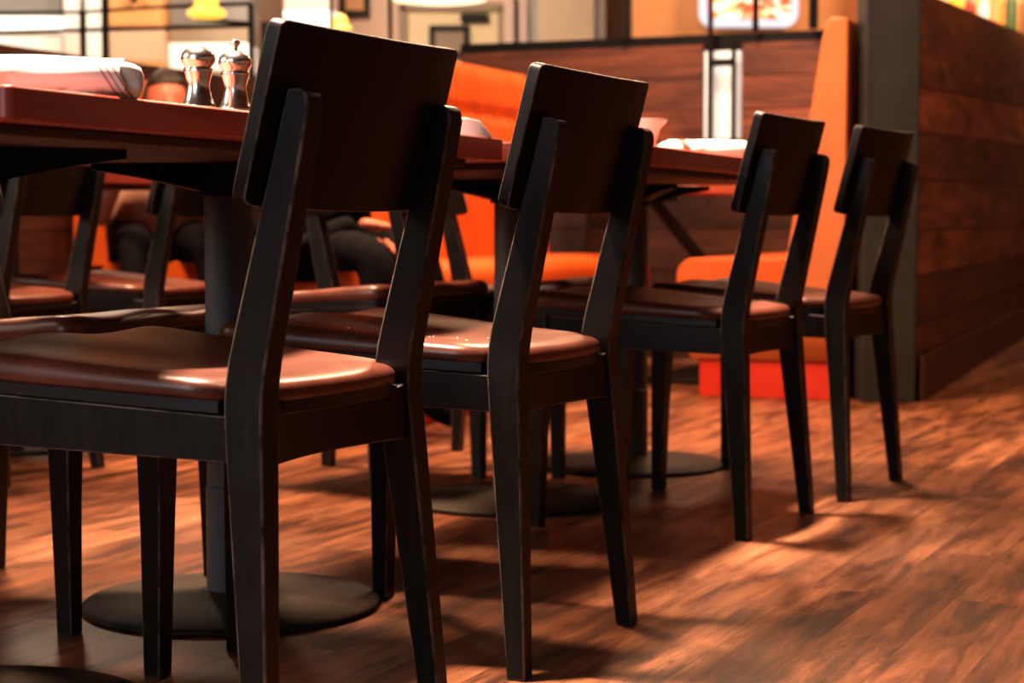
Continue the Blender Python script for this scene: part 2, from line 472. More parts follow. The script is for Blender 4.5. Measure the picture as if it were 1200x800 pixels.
def back_panel():
    z0, z1, W, r, N = .650, .846, .203, .013, 40
    xs = [-W, -W+.0015, -W+.004, -W+.008, -W+r] + [lerp(-W+r, W-r, i/N) for i in range(1, N)] + [W-r, W-.008, W-.004, W-.0015, W]
    secs = []
    for x in xs:
        e = max(0, abs(x)-(W-r))/r; c = r*(1-math.sqrt(max(0, 1-e*e)))
        za, zb = z0+c, z1-c
        def yr(z): return -.008+(z-.647)/(.846-.647)*.052+.024*(1-(x/W)**2)
        lp = []
        m_ = 5
        dz = .0065*(1-(x/W)**2)
        for i in range(m_+1): z = lerp(za, zb, i/m_); lp.append((x, yr(z), z-dz))
        for i in range(m_+1): z = lerp(zb, za, i/m_); lp.append((x, yr(z)-.0165, z-dz+.004))
        secs.append(lp)
    return loft(secs)
def screws():
    bm = bmesh.new()
    for s in (1, -1):
        for y in (-.12, -.33):
            x = s*(lerp(.178, .231, (-y-.03)/.39)+.0005)
            box(bm, (x-s*.004, y, seat_base(y)-.018), (.010, .012, .004))
    return bm
def make_chair(label):
    t = thing('dining_chair', label, 'chair')
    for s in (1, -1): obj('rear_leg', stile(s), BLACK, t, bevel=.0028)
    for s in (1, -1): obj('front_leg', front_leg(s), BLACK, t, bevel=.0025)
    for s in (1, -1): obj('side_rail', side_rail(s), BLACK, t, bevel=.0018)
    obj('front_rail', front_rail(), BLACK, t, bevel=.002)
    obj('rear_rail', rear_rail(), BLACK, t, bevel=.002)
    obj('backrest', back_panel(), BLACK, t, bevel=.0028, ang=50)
    obj('seat_board', board(), PLY, t, bevel=.0015)
    obj('seat', pad(), SEAT, t, ang=80)
    return t
GA = 'black chairs with brown seats along the aisle side of the tables'
GB = 'black chairs with brown seats on the far side of the tables'
GC = 'black chairs at the table further back on the left'
MO = math.atan2(RD.y, RD.x)
poses = [
 (-.194, 2.207, 1.120, 0, 'nearest black wooden dining chair with brown seat, in front of the tall table pole', GA),
 (.086, 2.765, 1.129, 0, 'second black dining chair from the front, crumbs scattered on its brown seat', GA),
 (.541, 3.898, 1.100, 0, 'third black dining chair from the front, in front of the rolled napkin and cup', GA),
 (.837, 4.422, 1.078, 0, 'farthest black dining chair in the aisle row, in front of the grey steel post', GA),
 (-1.26, 2.69, MO, 1, 'black chair leg and seat cut off by the left edge, across the nearest table', GB),
 (-1.009, 3.231, MO, 1, 'black chair facing the aisle at far left, seat corner showing left of the table pole', GB),
 (-.57, 4.69, 1.03, 1, 'black chair facing the aisle, its seat seen between the two nearest chair backs', GB),
 (-.214, 4.99, MO, 1, 'black chair facing the aisle, its grey stiles against the orange tufted bench', GB),
 (-1.15, 4.65, MO, 0, 'black chair seen from behind under the tabletop, left of its pair', GC),
 (-.89, 5.26, MO, 0, 'black chair seen from behind just left of the nearest table pole', GC),
]
proto = None
for x, y, th, flip, lab, grp in poses:
    if proto is None: o = proto = make_chair(lab)
    else: o = copy_tree(proto)
    o.location = (x, y, 0); o.rotation_euler = (0, 0, th+PI+(PI if flip else 0)); o['label'] = lab; o['group'] = grp

# ------------------------------------------------------------------ tables
def make_table(label, t0, t1, n0, n1, bases, ztop=.773, th=.036, single=False):
    c = TN((t0+t1)/2, (n0+n1)/2)
    T = thing('dining_table', label, 'table', c, ROWANG, 'red topped tables')
    L = t1-t0; W = n1-n0
    o = obj('tabletop', prism(rrect(-L/2, -W/2, L/2, W/2, .012, 4), ztop-th, ztop), TABLE, T, bevel=.003)
    obj('underframe', bx((0, 0, ztop-th-.006), (L-.10, W-.10, .012)), UNDER, T, bevel=.002)
    for bt, bn in bases:
        q = TN(bt, bn)-c; lx = q.dot(RD); ly = -q.dot(ND)
        loc = Vector((lx, ly, 0))
        b = obj('base', lathe([(0, 0), (.236, 0), (.243, .003), (.243, .009), (.238, .013), (.12, .020), (.055, .026), (.05, .03), (0, .03)], 72), BASEIRON, T); b.location = loc
        p = obj('pole', lathe([(0, .028), (.041, .028), (.041, .20), (.039, .202), (.039, ztop-th-.035), (0, ztop-th-.035)], 40), IRON, T); p.location = loc
        bm = bmesh.new(); zt = ztop-th-.013
        for k in range(4):
            a = PI/4+k*PI/2; d = Vector((math.cos(a), math.sin(a), 0)); e = Vector((-d.y, d.x, 0))
            secs = []
            for s, w, h in ((.02, .045, .045), (.05, .04, .042), (.14, .03, .022), (.22, .02, .010)):
                q = d*s; secs.append([q+e*w/2+Vector((0, 0, zt)), q-e*w/2+Vector((0, 0, zt)), q-e*w/2+Vector((0, 0, zt-h)), q+e*w/2+Vector((0, 0, zt-h))])
            loft(secs, bm)
        lathe([(0, zt-.05), (.048, zt-.05), (.048, zt), (0, zt)], 24, bm)
        s_ = obj('spider_bracket', bm, FRAME, T); s_.location = loc
    return T
T1 = make_table('nearest red-brown topped table with shakers and a long napkin roll', 1.625, 3.0, -1.87, -1.19, [(1.95, -1.52), (2.70, -1.555)])
T2 = make_table('second red-brown topped table, carrying a white cup and rolled napkin', 3.12, 4.76, -1.90, -1.035, [(3.95, -1.55), (4.645, -1.487)])
T3 = make_table('red-brown topped table further back on the left, seen under the nearest tabletop', 3.75, 4.92, -3.62, -2.93, [(4.4, -3.25)])
# booth table
bt = thing('booth_table', 'pale pink booth table with a slanted black strut, beside the far right bench', 'table', TN(7.4, -2.18), ROWANG)
PINKT = mk_noisy('pinkish laminate', (.55, .22, .17), (.62, .27, .21), 4, .4)
obj('tabletop', prism(rrect(-.52, -.24, .52, .24, .02, 4), .742, .778), PINKT, bt, bevel=.003)
bm = bmesh.new(); bar(bm, (-.42, .14, .726), (-.42, -.12, .726), .05, .035); bar(bm, (-.42, -.02, .72), (-.30, -.20, .47), .045, .04); bar(bm, (-.30, -.20, .48), (-.28, -.20, .02), .045, .04)
obj('strut', bm, FRAME, bt, bevel=.004)
obj('foot_plate', bx((0, -.11, .01), (.75, .30, .02)), FRAME, bt, bevel=.004)

# ------------------------------------------------------------------ tableware
def on_n(px, n, z):
    u = (px-600)/F_PX; Y = n/(ND.x*u+ND.y); return Vector((u*Y, Y, z))
ZT = .773
sc = 1.0
def shaker(name, label, cat, loc, knob):
    t = thing(name, label, cat, loc)
    obj('body', lathe([(0, 0), (.0205, 0), (.0215, .002), (.0215, .005), (.0195, .008), (.0165, .016), (.0142, .026), (.0138, .031), (.0155, .039), (.0178, .046), (.0186, .050), (.0175, .0515), (0, .0515)], 40), CHROME, t, ang=60)
    cap = [(0, .0515), (.0165, .0515), (.0172, .054), (.0205, .058), (.0218, .063), (.0205, .069), (.016, .0745), (.009, .078), (0, .079)]
    obj('cap', lathe(cap, 40), CHROME, t, ang=60)
    if knob:
        obj('knob', lathe([(0, .077), (.0035, .078), (.0033, .083), (.0058, .086), (.0066, .089), (.0055, .092), (0, .0935)], 24), CHROME, t, ang=70)
    return t
GS = 'salt and pepper set on the nearest table'
shaker('salt_shaker', 'polished steel salt shaker with plain round cap, left of the pepper mill', 'shaker', on_n(235, -1.235, ZT), False)
shaker('pepper_mill', 'polished steel pepper mill with small knob on top', 'mill', on_n(278, -1.222, ZT), True)

def napkin_roll(label, loc, rz, L, r, seed, wav=.12):
    rnd = random.Random(seed); bm = bmesh.new(); n = 40; m = 60; secs = []
    for i in range(m+1):
        f = i/m; x = (f-.5)*L
        e = min(1, min(f, 1-f)/.16); k = math.sqrt(max(0, 1-(1-e)**2))*.62+.38
        if i in (0, m): k = .30
        lp = []
        for j in range(n):
            a = 2*PI*j/n
            rr = r*k*(1+wav*noise.noise(Vector((x*14+seed, math.cos(a)*1.3, math.sin(a)*1.3)))+.05*math.sin(a*3+x*60)+.03*math.sin(5*a+20*x))
            y = rr*math.cos(a)*1.25; z = rr*math.sin(a)
            z = max(z, -r*.8)+r*.8
            lp.append((x, y, z))
        secs.append(lp)
    loft(secs, bm)
    # loose outer flap
    fl = bmesh.new(); V = []
    for i in range(m+1):
        x = (i/m-.5)*L*.80; row = []
        for j in range(9):
            a = lerp(1.75, -.62, j/8); rr = r*(1.09+.04*math.sin(x*45+j))
            row.append(fl.verts.new((x+.004*math.sin(j), -rr*math.cos(a)*1.25, max(.001, rr*math.sin(a)+r*.8))))
        V.append(row)
    for i in range(m):
        for j in range(8): fl.faces.new((V[i][j], V[i+1][j], V[i+1][j+1], V[i][j+1]))
    t = thing('rolled_napkin', label, 'napkin', loc, rz)
    o = obj('roll', bm, NAPKIN, t, ang=80)
    q = obj('flap', fl, NAPKIN, t, ang=80)
    s = q.modifiers.new('solid', 'SOLIDIFY'); s.thickness = .002
    return t
a_ = on_n(84, -1.262, ZT)
napkin_roll('white rolled cloth napkin with red stripes on the nearest table', (a_.x-.045, a_.y-.03, ZT), ROWANG-.85, .27, .0245, 3, .2)
a_ = on_n(826, -1.135, ZT)
napkin_roll('white rolled cloth napkin on the second table beside the cup', (a_.x, a_.y, ZT), ROWANG-.95, .22, .021, 9, .08)
# folded napkin end on the nearest table
a_ = on_n(541, -1.25, ZT)
bm = bmesh.new(); secs = []
for x, h, w in ((-.05, .030, .05), (-.03, .034, .06), (.0, .034, .06), (.018, .030, .06), (.030, .016, .055), (.042, .003, .05)):
    secs.append([(x, -w, 0), (x, -w, h*.9), (x, -w*.3, h), (x, w*.4, h*.94), (x, w, h*.8), (x, w, 0)])
loft(secs, bm)
o = obj('folded_napkin', bm, mat('plain white napkin', (.85, .82, .78), .85), bevel=.003); o.location = a_
o.rotation_euler.z = ROWANG-.95
tag(o, 'small folded white napkin at the far end of the nearest table', 'napkin')
# flared white cup / sauce dish
a_ = on_n(757, -1.16, ZT)
t = thing('sauce_cup', 'small flared white ceramic cup on the second table', 'cup', a_)
obj('bowl', lathe([(0, 0), (.018, 0), (.020, .004), (.021, .022), (.026, .046), (.038, .060), (.042, .064), (.041, .068), (.035, .066), (.022, .048), (.017, .024), (.015, .008), (0, .006)], 40), CERAMIC, t, ang=60)
o = obj('handle', lathe([(.0, 0), (.003, 0)], 4), CERAMIC, t) if False else None
a_ = on_n(143, -3.03, ZT)
o = obj('paper_napkin_stack', bx((0, 0, .018), (.10, .10, .036)), mat('white paper', (.9, .86, .8), .8), bevel=.003); o.location = a_
o.rotation_euler.z = .4
tag(o, 'bright white napkin stack on the table further back on the left', 'napkins')

# crumbs on the second chair's seat
CR = mat('bread crumb', (.85, .75, .6), .8)
rnd = random.Random(5)
sx, sy, sth = .086, 2.765, 1.129
for k, (cx, cy) in enumerate([(.11, -.13), (.14, -.16), (.09, -.18), (.15, -.20), (.12, -.23), (.07, -.10), (.16, -.09), (.02, -.30), (.13, -.30)]):
    bm = bmesh.new(); bmesh.ops.create_icosphere(bm, subdivisions=1, radius=.0016+.0008*rnd.random())
    for v in bm.verts: v.co *= rnd.uniform(.75, 1.2)
    o = obj('bread_crumb', bm, CR, smooth=False)
    z = seat_base(cy)+.028+sad(cx, cy)+.0008
    a = sth+PI
    o.location = (sx+cx*math.cos(a)-cy*math.sin(a), sy+cx*math.sin(a)+cy*math.cos(a), z)
    tag(o, 'tiny pale crumb on the brown seat of the second chair', 'crumb', 'crumbs on the second chair seat')

# ------------------------------------------------------------------ booth benches
def cushion(bm, x0, x1, y0, y1, z0, z1, r=.04):
    prism_pts = rrect(y0, z0, y1, z1, r, 5)
    secs = []
    for x, k in ((x0, .82), (x0+.012, .93), (x0+.035, 1), (x1-.035, 1), (x1-.012, .93), (x1, .82)):
        cy, cz = (y0+y1)/2, (z0+z1)/2
        secs.append([(x, cy+(a-cy)*(1-(1-k)*.15), cz+(b-cz)*(1-(1-k)*.5)) for a, b in prism_pts])
    loft(secs, bm)
# right booth bench: local x along the row, local y = towards the seat front
o0 = Vector((1.16, 6.625, 0))
bb = thing('booth_bench', 'orange vinyl booth bench on a red base beside the grey post', 'bench', o0, ROWANG)
Lb = 1.75
obj('kick_base', bx((Lb/2, .27, .065), (Lb-.02, .50, .13)), RED, bb, bevel=.003)
bm = bmesh.new(); cushion(bm, 0, Lb, .03, .56, .13, .36, .02); obj('seat_box', bm, ORANGE2, bb, ang=60)
bm = bmesh.new()
for i in range(3): cushion(bm, i*Lb/3+.002, (i+1)*Lb/3-.002, .10, .61, .345, .50, .06)
obj('seat_cushion', bm, ORANGE, bb, ang=60)
bm = bmesh.new()
secs = []
for x, k in ((0, .97), (.012, 1), (Lb-.012, 1), (Lb, .97)):
    prof = [(-.03, .30), (.185, .42), (.175, .55), (.135, .80), (.095, 1.05), (.060, 1.28), (.045, 1.335), (.02, 1.345), (-.03, 1.34)]
    secs.append([(x, .02+(a*k if a > 0 else a), b) for a, b in prof])
loft(secs, bm); obj('backrest', bm, ORANGE2, bb, bevel=.008, ang=50)

# tufted bench in the middle
def tufted(name_parent, L, zb, zt, y0, W=.11, cell=.19, rows=None, m=ORANGE):
    bm = bmesh.new(); nx = int(L/.02); nz = int((zt-zb)/.02); V = []
    for i in range(nx+1):
        row = []
        for k in range(nz+1):
            x = L*i/nx; z = lerp(zb, zt, k/nz)
            cx = abs(math.sin(PI*x/cell)); d = .030*(cx**.45)
            for zr in rows or []: d -= .022*math.exp(-((z-zr)/.022)**2)
            d *= min(1, (zt-z)/.05)**.5 if z > zt-.05 else 1
            row.append(bm.verts.new((x, y0+W+d-(z-zb)*.13, z)))
        V.append(row)
    for i in range(nx):
        for k in range(nz): bm.faces.new((V[i][k], V[i+1][k], V[i+1][k+1], V[i][k+1]))
    # close: back
    e = [v for v in V[0]]+[V[i][nz] for i in range(1, nx+1)]
    bl = [bm.verts.new((0, y0-.02, z)) for z in (zb, zt)]; br = [bm.verts.new((L, y0-.02, z)) for z in (zb, zt)]
    bm.faces.new(V[0]+[bl[1], bl[0]]); bm.faces.new(V[-1][::-1]+[br[0], br[1]])
    bm.faces.new([V[i][nz] for i in range(nx+1)]+[br[1], bl[1]]); bm.faces.new([bl[0], bl[1], br[1], br[0]])
    bm.faces.new([V[i][0] for i in range(nx, -1, -1)]+[bl[0], br[0]])
    return obj('backrest', bm, m, name_parent, ang=80)
def flipy(o): pass
tb = thing('booth_bench', 'orange button-tufted bench seen between the two nearest chairs', 'bench', TN(5.35, -2.86), ROWANG+PI)
# local x now points back along the row, local y towards the aisle
Lt = 2.05
for c_ in (tb,): c_.location = TN(5.35+Lt, -2.86)
tufted(tb, Lt, .47, 1.24, 0, .12, .20, rows=[1.05, .78])
bm = bmesh.new(); cushion(bm, -.04, Lt+.35, .10, .56, .33, .50, .06); obj('seat_cushion', bm, ORANGE, tb, ang=60)
obj('seat_box', bx((Lt/2+.1, .27, .23), (Lt+.40, .48, .22)), ORANGE2, tb, bevel=.004)
obj('kick_base', bx((Lt/2+.1, .25, .06), (Lt+.36, .42, .12)), RED, tb, bevel=.003)
# left bench against its partition
lb = thing('booth_bench', 'orange bench along the dark partition on the far left, person seated on it', 'bench', TN(6.56, -4.03), ROWANG+PI)
tufted(lb, .66, .47, 1.18, 0, .10, .24, rows=[.9])
bm = bmesh.new(); cushion(bm, 0, .66, .09, .56, .33, .49, .05); obj('seat_cushion', bm, ORANGE, lb, ang=60)
obj('seat_box', bx((.33, .27, .225), (.62, .48, .21)), ORANGE2, lb, bevel=.004)
obj('kick_base', bx((.33, .25, .06), (.60, .42, .12)), RED, lb, bevel=.003)
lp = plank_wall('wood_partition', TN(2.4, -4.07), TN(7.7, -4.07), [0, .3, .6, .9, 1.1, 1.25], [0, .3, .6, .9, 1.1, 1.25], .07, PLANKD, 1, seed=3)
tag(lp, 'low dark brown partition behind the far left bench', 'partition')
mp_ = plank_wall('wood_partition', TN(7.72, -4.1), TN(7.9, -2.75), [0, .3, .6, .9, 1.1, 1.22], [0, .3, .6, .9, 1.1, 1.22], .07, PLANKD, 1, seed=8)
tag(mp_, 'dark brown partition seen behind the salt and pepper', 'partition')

# ------------------------------------------------------------------ people
def skin_mesh(name, pts, edges, m, parent, sub=2, root=0):
    me = bpy.data.meshes.new(name); me.from_pydata([p[0] for p in pts], edges, [])
    o = bpy.data.objects.new(name, me); COL.objects.link(o); o.parent = parent
    me.materials.append(m)
    s = o.modifiers.new('skin', 'SKIN'); s.use_smooth_shade = True
    for i, p in enumerate(pts):
        r = p[1]; r = r if isinstance(r, tuple) else (r, r)
        me.skin_vertices[0].data[i].radius = r
    me.skin_vertices[0].data[root].use_root = True
    b = o.modifiers.new('sub', 'SUBSURF'); b.levels = sub; b.render_levels = sub
    return o
def head_mesh(m):
    bm = bmesh.new(); bmesh.ops.create_uvsphere(bm, u_segments=32, v_segments=24, radius=1)
    for v in bm.verts:
        x, y, z = v.co
        w = .076*(1-.22*max(0, -z)**1.4); d = .094*(1-.10*max(0, -z))
        X, Y, Z = x*w, y*d, z*.118
        if y > 0:   # face (front is +y): nose, brow, eye hollows, chin, mouth
            Y += .024*math.exp(-((X/.012)**2+((Z+.018)/.022)**2))
            Y -= .010*(math.exp(-(((X-.03)/.014)**2+((Z-.008)/.012)**2))+math.exp(-(((X+.03)/.014)**2+((Z-.008)/.012)**2)))
            Y += .006*math.exp(-((X/.02)**2+((Z+.058)/.007)**2))
            Y += .012*math.exp(-((X/.025)**2+((Z+.098)/.018)**2))
        v.co = (X, Y, Z)
    for s in (1, -1):
        vs = bmesh.ops.create_uvsphere(bm, u_segments=10, v_segments=8, radius=1)['verts']
        for v in vs: v.co = (s*.077+v.co.x*.010, -.005+v.co.y*.020, -.005+v.co.z*.032)
    return bm
def hair_mesh():
    bm = bmesh.new(); bmesh.ops.create_uvsphere(bm, u_segments=32, v_segments=24, radius=1)
    dele = []
    for v in bm.verts:
        x, y, z = v.co; nz = noise.noise(v.co*5)*.006
        v.co = (x*(.084+nz), y*(.100+nz)-.008, z*(.126+nz)+.006)
        if (v.co.y > .035 and v.co.z < .065) or v.co.z < -.05: dele.append(v)
    bmesh.ops.delete(bm, geom=dele, context='VERTS'); return bm
def person(label, loc, rz, top_m, trouser_m, lean, hands, head_z, head_turn=0):
    """local +y = facing direction, origin on the floor under the hips"""
    t = thing('person', label, 'person', loc, rz)
    sh = Vector((0, lean*.42, head_z-.30)); hip = Vector((0, 0, .60))
    pts = [((0, 0, .60), (.15, .12)), (tuple(hip.lerp(sh, .45)), (.145, .11)), (tuple(hip.lerp(sh, .85)), (.155, .11)), (tuple(sh+Vector((0, .005, .06))), (.07, .07)), (tuple(sh+Vector((0, .025, .13))), (.055, .055))]
    ed = [(0, 1), (1, 2), (2, 3), (3, 4)]
    for s, h in zip((1, -1), hands):
        i = len(pts); S0 = sh+Vector((s*.18, 0, .0)); h = Vector(h); el = (S0+h)/2+Vector((s*.06, -.06, -.13))
        pts += [(tuple(S0), .062), (tuple(el), .048), (tuple(h), .034)]
        ed += [(2, i), (i, i+1), (i+1, i+2)]
    body = skin_mesh('body', pts, ed, top_m, t)
    # legs (trousers)
    lp = [((0, 0, .58), (.14, .12))]; le = []
    for s in (1, -1):
        i = len(lp); lp += [((s*.10, .06, .575), .088), ((s*.13, .44, .54), .065), ((s*.14, .48, .28), .052), ((s*.14, .45, .09), .042), ((s*.15, .56, .045), (.04, .035))]
        le += [(0, i), (i, i+1), (i+1, i+2), (i+2, i+3), (i+3, i+4)]
    skin_mesh('trousers', lp, le, trouser_m, t)
    hd = obj('head', head_mesh(SKIN), SKIN, t, ang=90); hd.location = (0, lean*.42+.05, head_z); hd.rotation_euler = (.05, 0, head_turn)
    hr = obj('hair', hair_mesh(), HAIR, hd, ang=90)
    sm = hr.modifiers.new('solid', 'SOLIDIFY'); sm.thickness = .006
    for s, h in zip((1, -1), hands):
        h = Vector(h); d = Vector((-s*.5, .75, -.15)).normalized(); side = Vector((0, 0, 1)).cross(d).normalized()
        hp = [(tuple(h), (.028, .022)), (tuple(h+d*.045), (.036, .018)), (tuple(h+d*.085), (.038, .015))]; he = [(0, 1), (1, 2)]
        for k in range(4):
            o_ = side*(k-1.5)*.019; i = len(hp); ln = (.07, .08, .075, .058)[k]
            hp += [(tuple(h+d*.09+o_), .0095), (tuple(h+d*(.09+ln*.5)+o_+Vector((0, 0, -.006))), .009), (tuple(h+d*(.09+ln)+o_+Vector((0, 0, -.022))), .0075)]
            he += [(2, i), (i, i+1), (i+1, i+2)]
        i = len(hp); tside = side*s
        hp += [(tuple(h+d*.035+tside*.032), .012), (tuple(h+d*.075+tside*.052), .0105), (tuple(h+d*.105+tside*.052), .009)]
        he += [(1, i), (i, i+1), (i+1, i+2)]
        skin_mesh('hand', hp, he, SKIN, t, 1)
    return t
loc = TN(6.02, -3.78); ang = math.atan2(-loc.y, -loc.x)-PI/2   # facing the camera side
person('person in pink shirt leaning over the table on the far left bench', (loc.x, loc.y, 0), ang+.15, SHIRT, DARKCL, .62, ((.20, .52, .80), (-.12, .50, .80)), 1.04)
loc = TN(5.02, -2.74)
person('person in dark jacket on the tufted bench, hidden behind the nearest chair back', (loc.x, loc.y, 0), ROWANG-PI-.1, DARKCL, DARKCL, .40, ((.10, .36, .63), (-.14, .30, .585)), 1.02)

# ------------------------------------------------------------------ distant room behind
YB = 13.95
def flat(name, px0, py0, px1, py1, Y, m, depth=.06, **kw):
    a = P(px0, py1, Y); b = P(px1, py0, Y)
    return obj(name, bx(((a.x+b.x)/2, Y+depth/2, (a.z+b.z)/2), (b.x-a.x, depth, b.z-a.z)), m, bevel=.004, **kw)
def zc(py, Y): return P(600, py, Y).z
# door in the back wall
dx0, dx1 = P(478, 0, YB).x, P(584, 0, YB).x; dz = zc(14, YB)
door = obj('door_1', bx(((dx0+dx1)/2, YB, dz/2), (dx1-dx0, .06, dz)), CREAM, bevel=.004); struct(door)
bm = bmesh.new()
box(bm, (dx0-.03, YB-.03, dz/2), (.06, .08, dz+.06)); box(bm, (dx1+.03, YB-.03, dz/2), (.06, .08, dz+.06)); box(bm, ((dx0+dx1)/2, YB-.03, dz+.03), (dx1-dx0+.12, .08, .06))
o = obj('trim_1', bm, TAUPE, bevel=.003); struct(o)
obj('door_closer', bx((P(556, 0, YB).x, YB-.07, dz-.05), (.2, .06, .06)), FRAME, door)
a = P(503, 60, YB-.05); b = P(550, 38, YB-.05)
pf = thing('picture_frame', 'small dark framed picture hanging on the cream door', 'picture', ((a.x+b.x)/2, YB-.06, (a.z+b.z)/2))
w_, h_ = b.x-a.x, b.z-a.z+.10
bm = bmesh.new()
for s in (1, -1): box(bm, (s*(w_/2-.02), 0, 0), (.04, .03, h_)); box(bm, (0, 0, s*(h_/2-.02)), (w_-.08, .03, .04))
obj('frame', bm, FRAME, pf); obj('picture', bx((0, .01, 0), (w_-.08, .01, h_-.08)), TAUPE, pf)
# pale pilasters
for p0, p1, m in ((590, 603, PINK), (608, 619, PINK)):
    x0, x1 = P(p0, 0, 13.8).x, P(p1, 0, 13.8).x
    struct(obj('trim_2', bx(((x0+x1)/2, 13.88, 1.6), (x1-x0, .22, 3.2)), m, bevel=.01))
# grey cabinet with taupe doors
x0, x1 = P(622, 0, 12.2).x, P(707, 0, 12.2).x; zb_ = zc(57, 12.2)
cb = thing('tall_cabinet', 'tall grey cabinet with taupe door standing behind the back partition', 'cabinet', ((x0+x1)/2, 12.45, 0))
obj('carcass', bx((0, 0, 1.3), (x1-x0, .5, 2.6)), GREYP, cb, bevel=.006)
obj('door', bx((-.005, -.26, 1.45), (x1-x0-.10, .03, 2.1)), TAUPE, cb, bevel=.006)
obj('ledge', bx((-.03, -.30, zb_), (x1-x0, .12, .03)), PINK, cb, bevel=.004)
x0, x1 = P(712, 0, 12.6).x, P(738, 0, 12.6).x
o = obj('brown_pillar', bx(((x0+x1)/2, 12.75, 1.6), (x1-x0, .3, 3.2)), mk_noisy('brown paint', (.22, .09, .04), (.28, .12, .05), 3), bevel=.01)
o.name = 'pillar'; tag(o, 'brown pillar right of the tall grey cabinet', 'pillar')
# tan bar wall behind the screen, with glowing sign
x0, x1 = P(742, 0, 12.0).x, P(1160, 0, 12.0).x
o = obj('bar_back_panel', prism([(x0+a, b) for a, b in rrect(0, 1.45, x1-x0, 3.1, .18, 6)], 0, .08), TAN, bevel=.005)
for v in o.data.vertices: v.co = (v.co.x, 12.0+v.co.z, v.co.y)
tag(o, 'orange tan bar wall panel with rounded corner seen through the steel screen', 'panel')
sg = thing('lit_sign', 'glowing white and red rounded sign on the orange bar wall', 'sign', P(877, 6, 11.9))
w_ = P(935, 0, 11.9).x-P(819, 0, 11.9).x; h_ = .28
bm = prism(rrect(-w_/2, -h_/2, w_/2, h_/2, .09, 6), -.03, .03)
for v in bm.verts: v.co = (v.co.x, v.co.z, v.co.y)
obj('case', bm, mat('pale blue sign case', (.5, .6, .8), .5, emit=(.75, .82, 1), estr=.4), sg)
sm = mat('sign face', (.9, .9, .9), .5); t_ = NT(sm)
v_ = t_.mapping(scale=(1, 1, 2.2)); f_ = t_.noise(v_, 9, 3, .6, .8)
cc = t_.ramp(f_, [(.38, (1, .95, .9)), (.47, (1, .6, .25)), (.52, (.95, .08, .03)), (.6, (.9, .1, .04)), (.7, (1, .85, .75))])
t_.l(cc, t_.b.inputs['Emission Color']); t_.b.inputs['Emission Strength'].default_value = .8; t_.col(cc)
bm = prism(rrect(-w_/2+.05, -h_/2+.05, w_/2-.05, h_/2-.03, .07, 6), -.04, -.032)
for v in bm.verts: v.co = (v.co.x, v.co.z, v.co.y)
obj('face', bm, sm, sg)

# bar shelf with bottles above the right partition
YS = 11.6
sh_ = thing('bar_shelf', 'backlit bar shelf above the right plank partition', 'shelf', P(1170, 40, YS))
sh_.location.z = zc(42, YS)
obj('board', bx((0, .0, -.02), (1.5, .24, .04)), OAK, sh_, bevel=.003)
obj('back_light_panel', bx((0, .14, .26), (1.5, .02, .5)), mat('backlit amber panel', (.8, .4, .15), .6, emit=(1, .45, .15), estr=.55), sh_)
obj('counter', bx((.1, .02, -zc(42, YS)/2-.02), (1.2, .30, zc(42, YS)-.04)), SKIRT, sh_)
def bottle_bm(h, r): return lathe([(0, 0), (r, 0), (r, h*.58), (r*.9, h*.66), (r*.36, h*.76), (r*.34, h*.95), (0, h*.95)], 20)
cols = [(.8, .30, .08, 'orange'), (.35, .03, .015, 'dark red'), (.75, .62, .3, 'pale yellow'), (.08, .14, .05, 'green'), (.8, .72, .6, 'clear'), (.85, .50, .02, 'golden'), (.30, .12, .04, 'brown')]
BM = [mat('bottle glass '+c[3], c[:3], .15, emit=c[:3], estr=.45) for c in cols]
rnd = random.Random(2); xb = sh_.location.x-.60
for k in range(15):
    c = k*3 % 7; h = rnd.uniform(.24, .34); r = rnd.uniform(.030, .040)
    t = thing('bottle', cols[c][3]+' glass bottle on the backlit bar shelf above the right partition', 'bottle', (xb+k*.084, YS-.02, sh_.location.z+.0), 0, 'bottles on the bar shelf: '+cols[c][3])
    obj('glass', bottle_bm(h, r), BM[c], t)
    obj('cap', lathe([(0, h*.95), (r*.38, h*.95), (r*.38, h), (0, h)], 16), FRAME if k % 2 else CHROME, t)

# left: kitchen side
def wallbox(name, px0, px1, py0, py1, Y, m, label, cat, depth=.10):
    o = flat(name, px0, py0, px1, py1, Y, m, depth); tag(o, label, cat); return o
# open kitchen: pass window wall made of stacked panels, standing on the floor
def standing(name, px0, px1, Y, segs, label, cat, depth=.4):
    """a floor-standing unit; segs: list of (part name, py top, py bottom (None = floor), material)"""
    x0, x1 = P(px0, 0, Y).x, P(px1, 0, Y).x
    t = thing(name, label, cat, ((x0+x1)/2, Y+depth/2, 0))
    for nm, t0, t1, m in segs:
        za = zc(t0, Y) if t0 is not None else 2.9; zb = zc(t1, Y) if t1 is not None else 0
        obj(nm, bx((0, 0, (za+zb)/2), (x1-x0-.004, depth, za-zb-.002)), m, t, bevel=.004)
    return t
standing('kitchen_hood', -60, 72, 12.0, [('hood', None, 19, GREYP), ('light_strip', 19, 39, GLOW), ('rim', 39, 42, TAUPE), ('tiled_back', 42, None, TILE)], 'grey kitchen hood with bright light strip at the far left', 'hood')
standing('tiled_column', 74, 93, 11.9, [('upper', None, 38, TILE), ('lower', 38, None, PINK)], 'narrow pale column right of the kitchen hood', 'column', .3)
standing('tiled_column', 99, 124, 11.9, [('upper', None, 35, TILE), ('lower', 35, None, TILE)], 'white tiled column left of the orange cabinet', 'column', .3)
oc = standing('oak_cabinet', 127, 190, 11.9, [('door', None, 31, OAK), ('drawer', 33, 72, mk_noisy('pale oak', (.52, .34, .22), (.6, .4, .26), 3)), ('plinth', 72, None, OAK)], 'orange oak cabinet behind the black rail at upper left', 'cabinet')
obj('knob', lathe([(0, 0), (.02, 0), (.02, .04), (0, .04)], 16), FRAME, oc).location = (0, -.24, zc(4, 11.9))
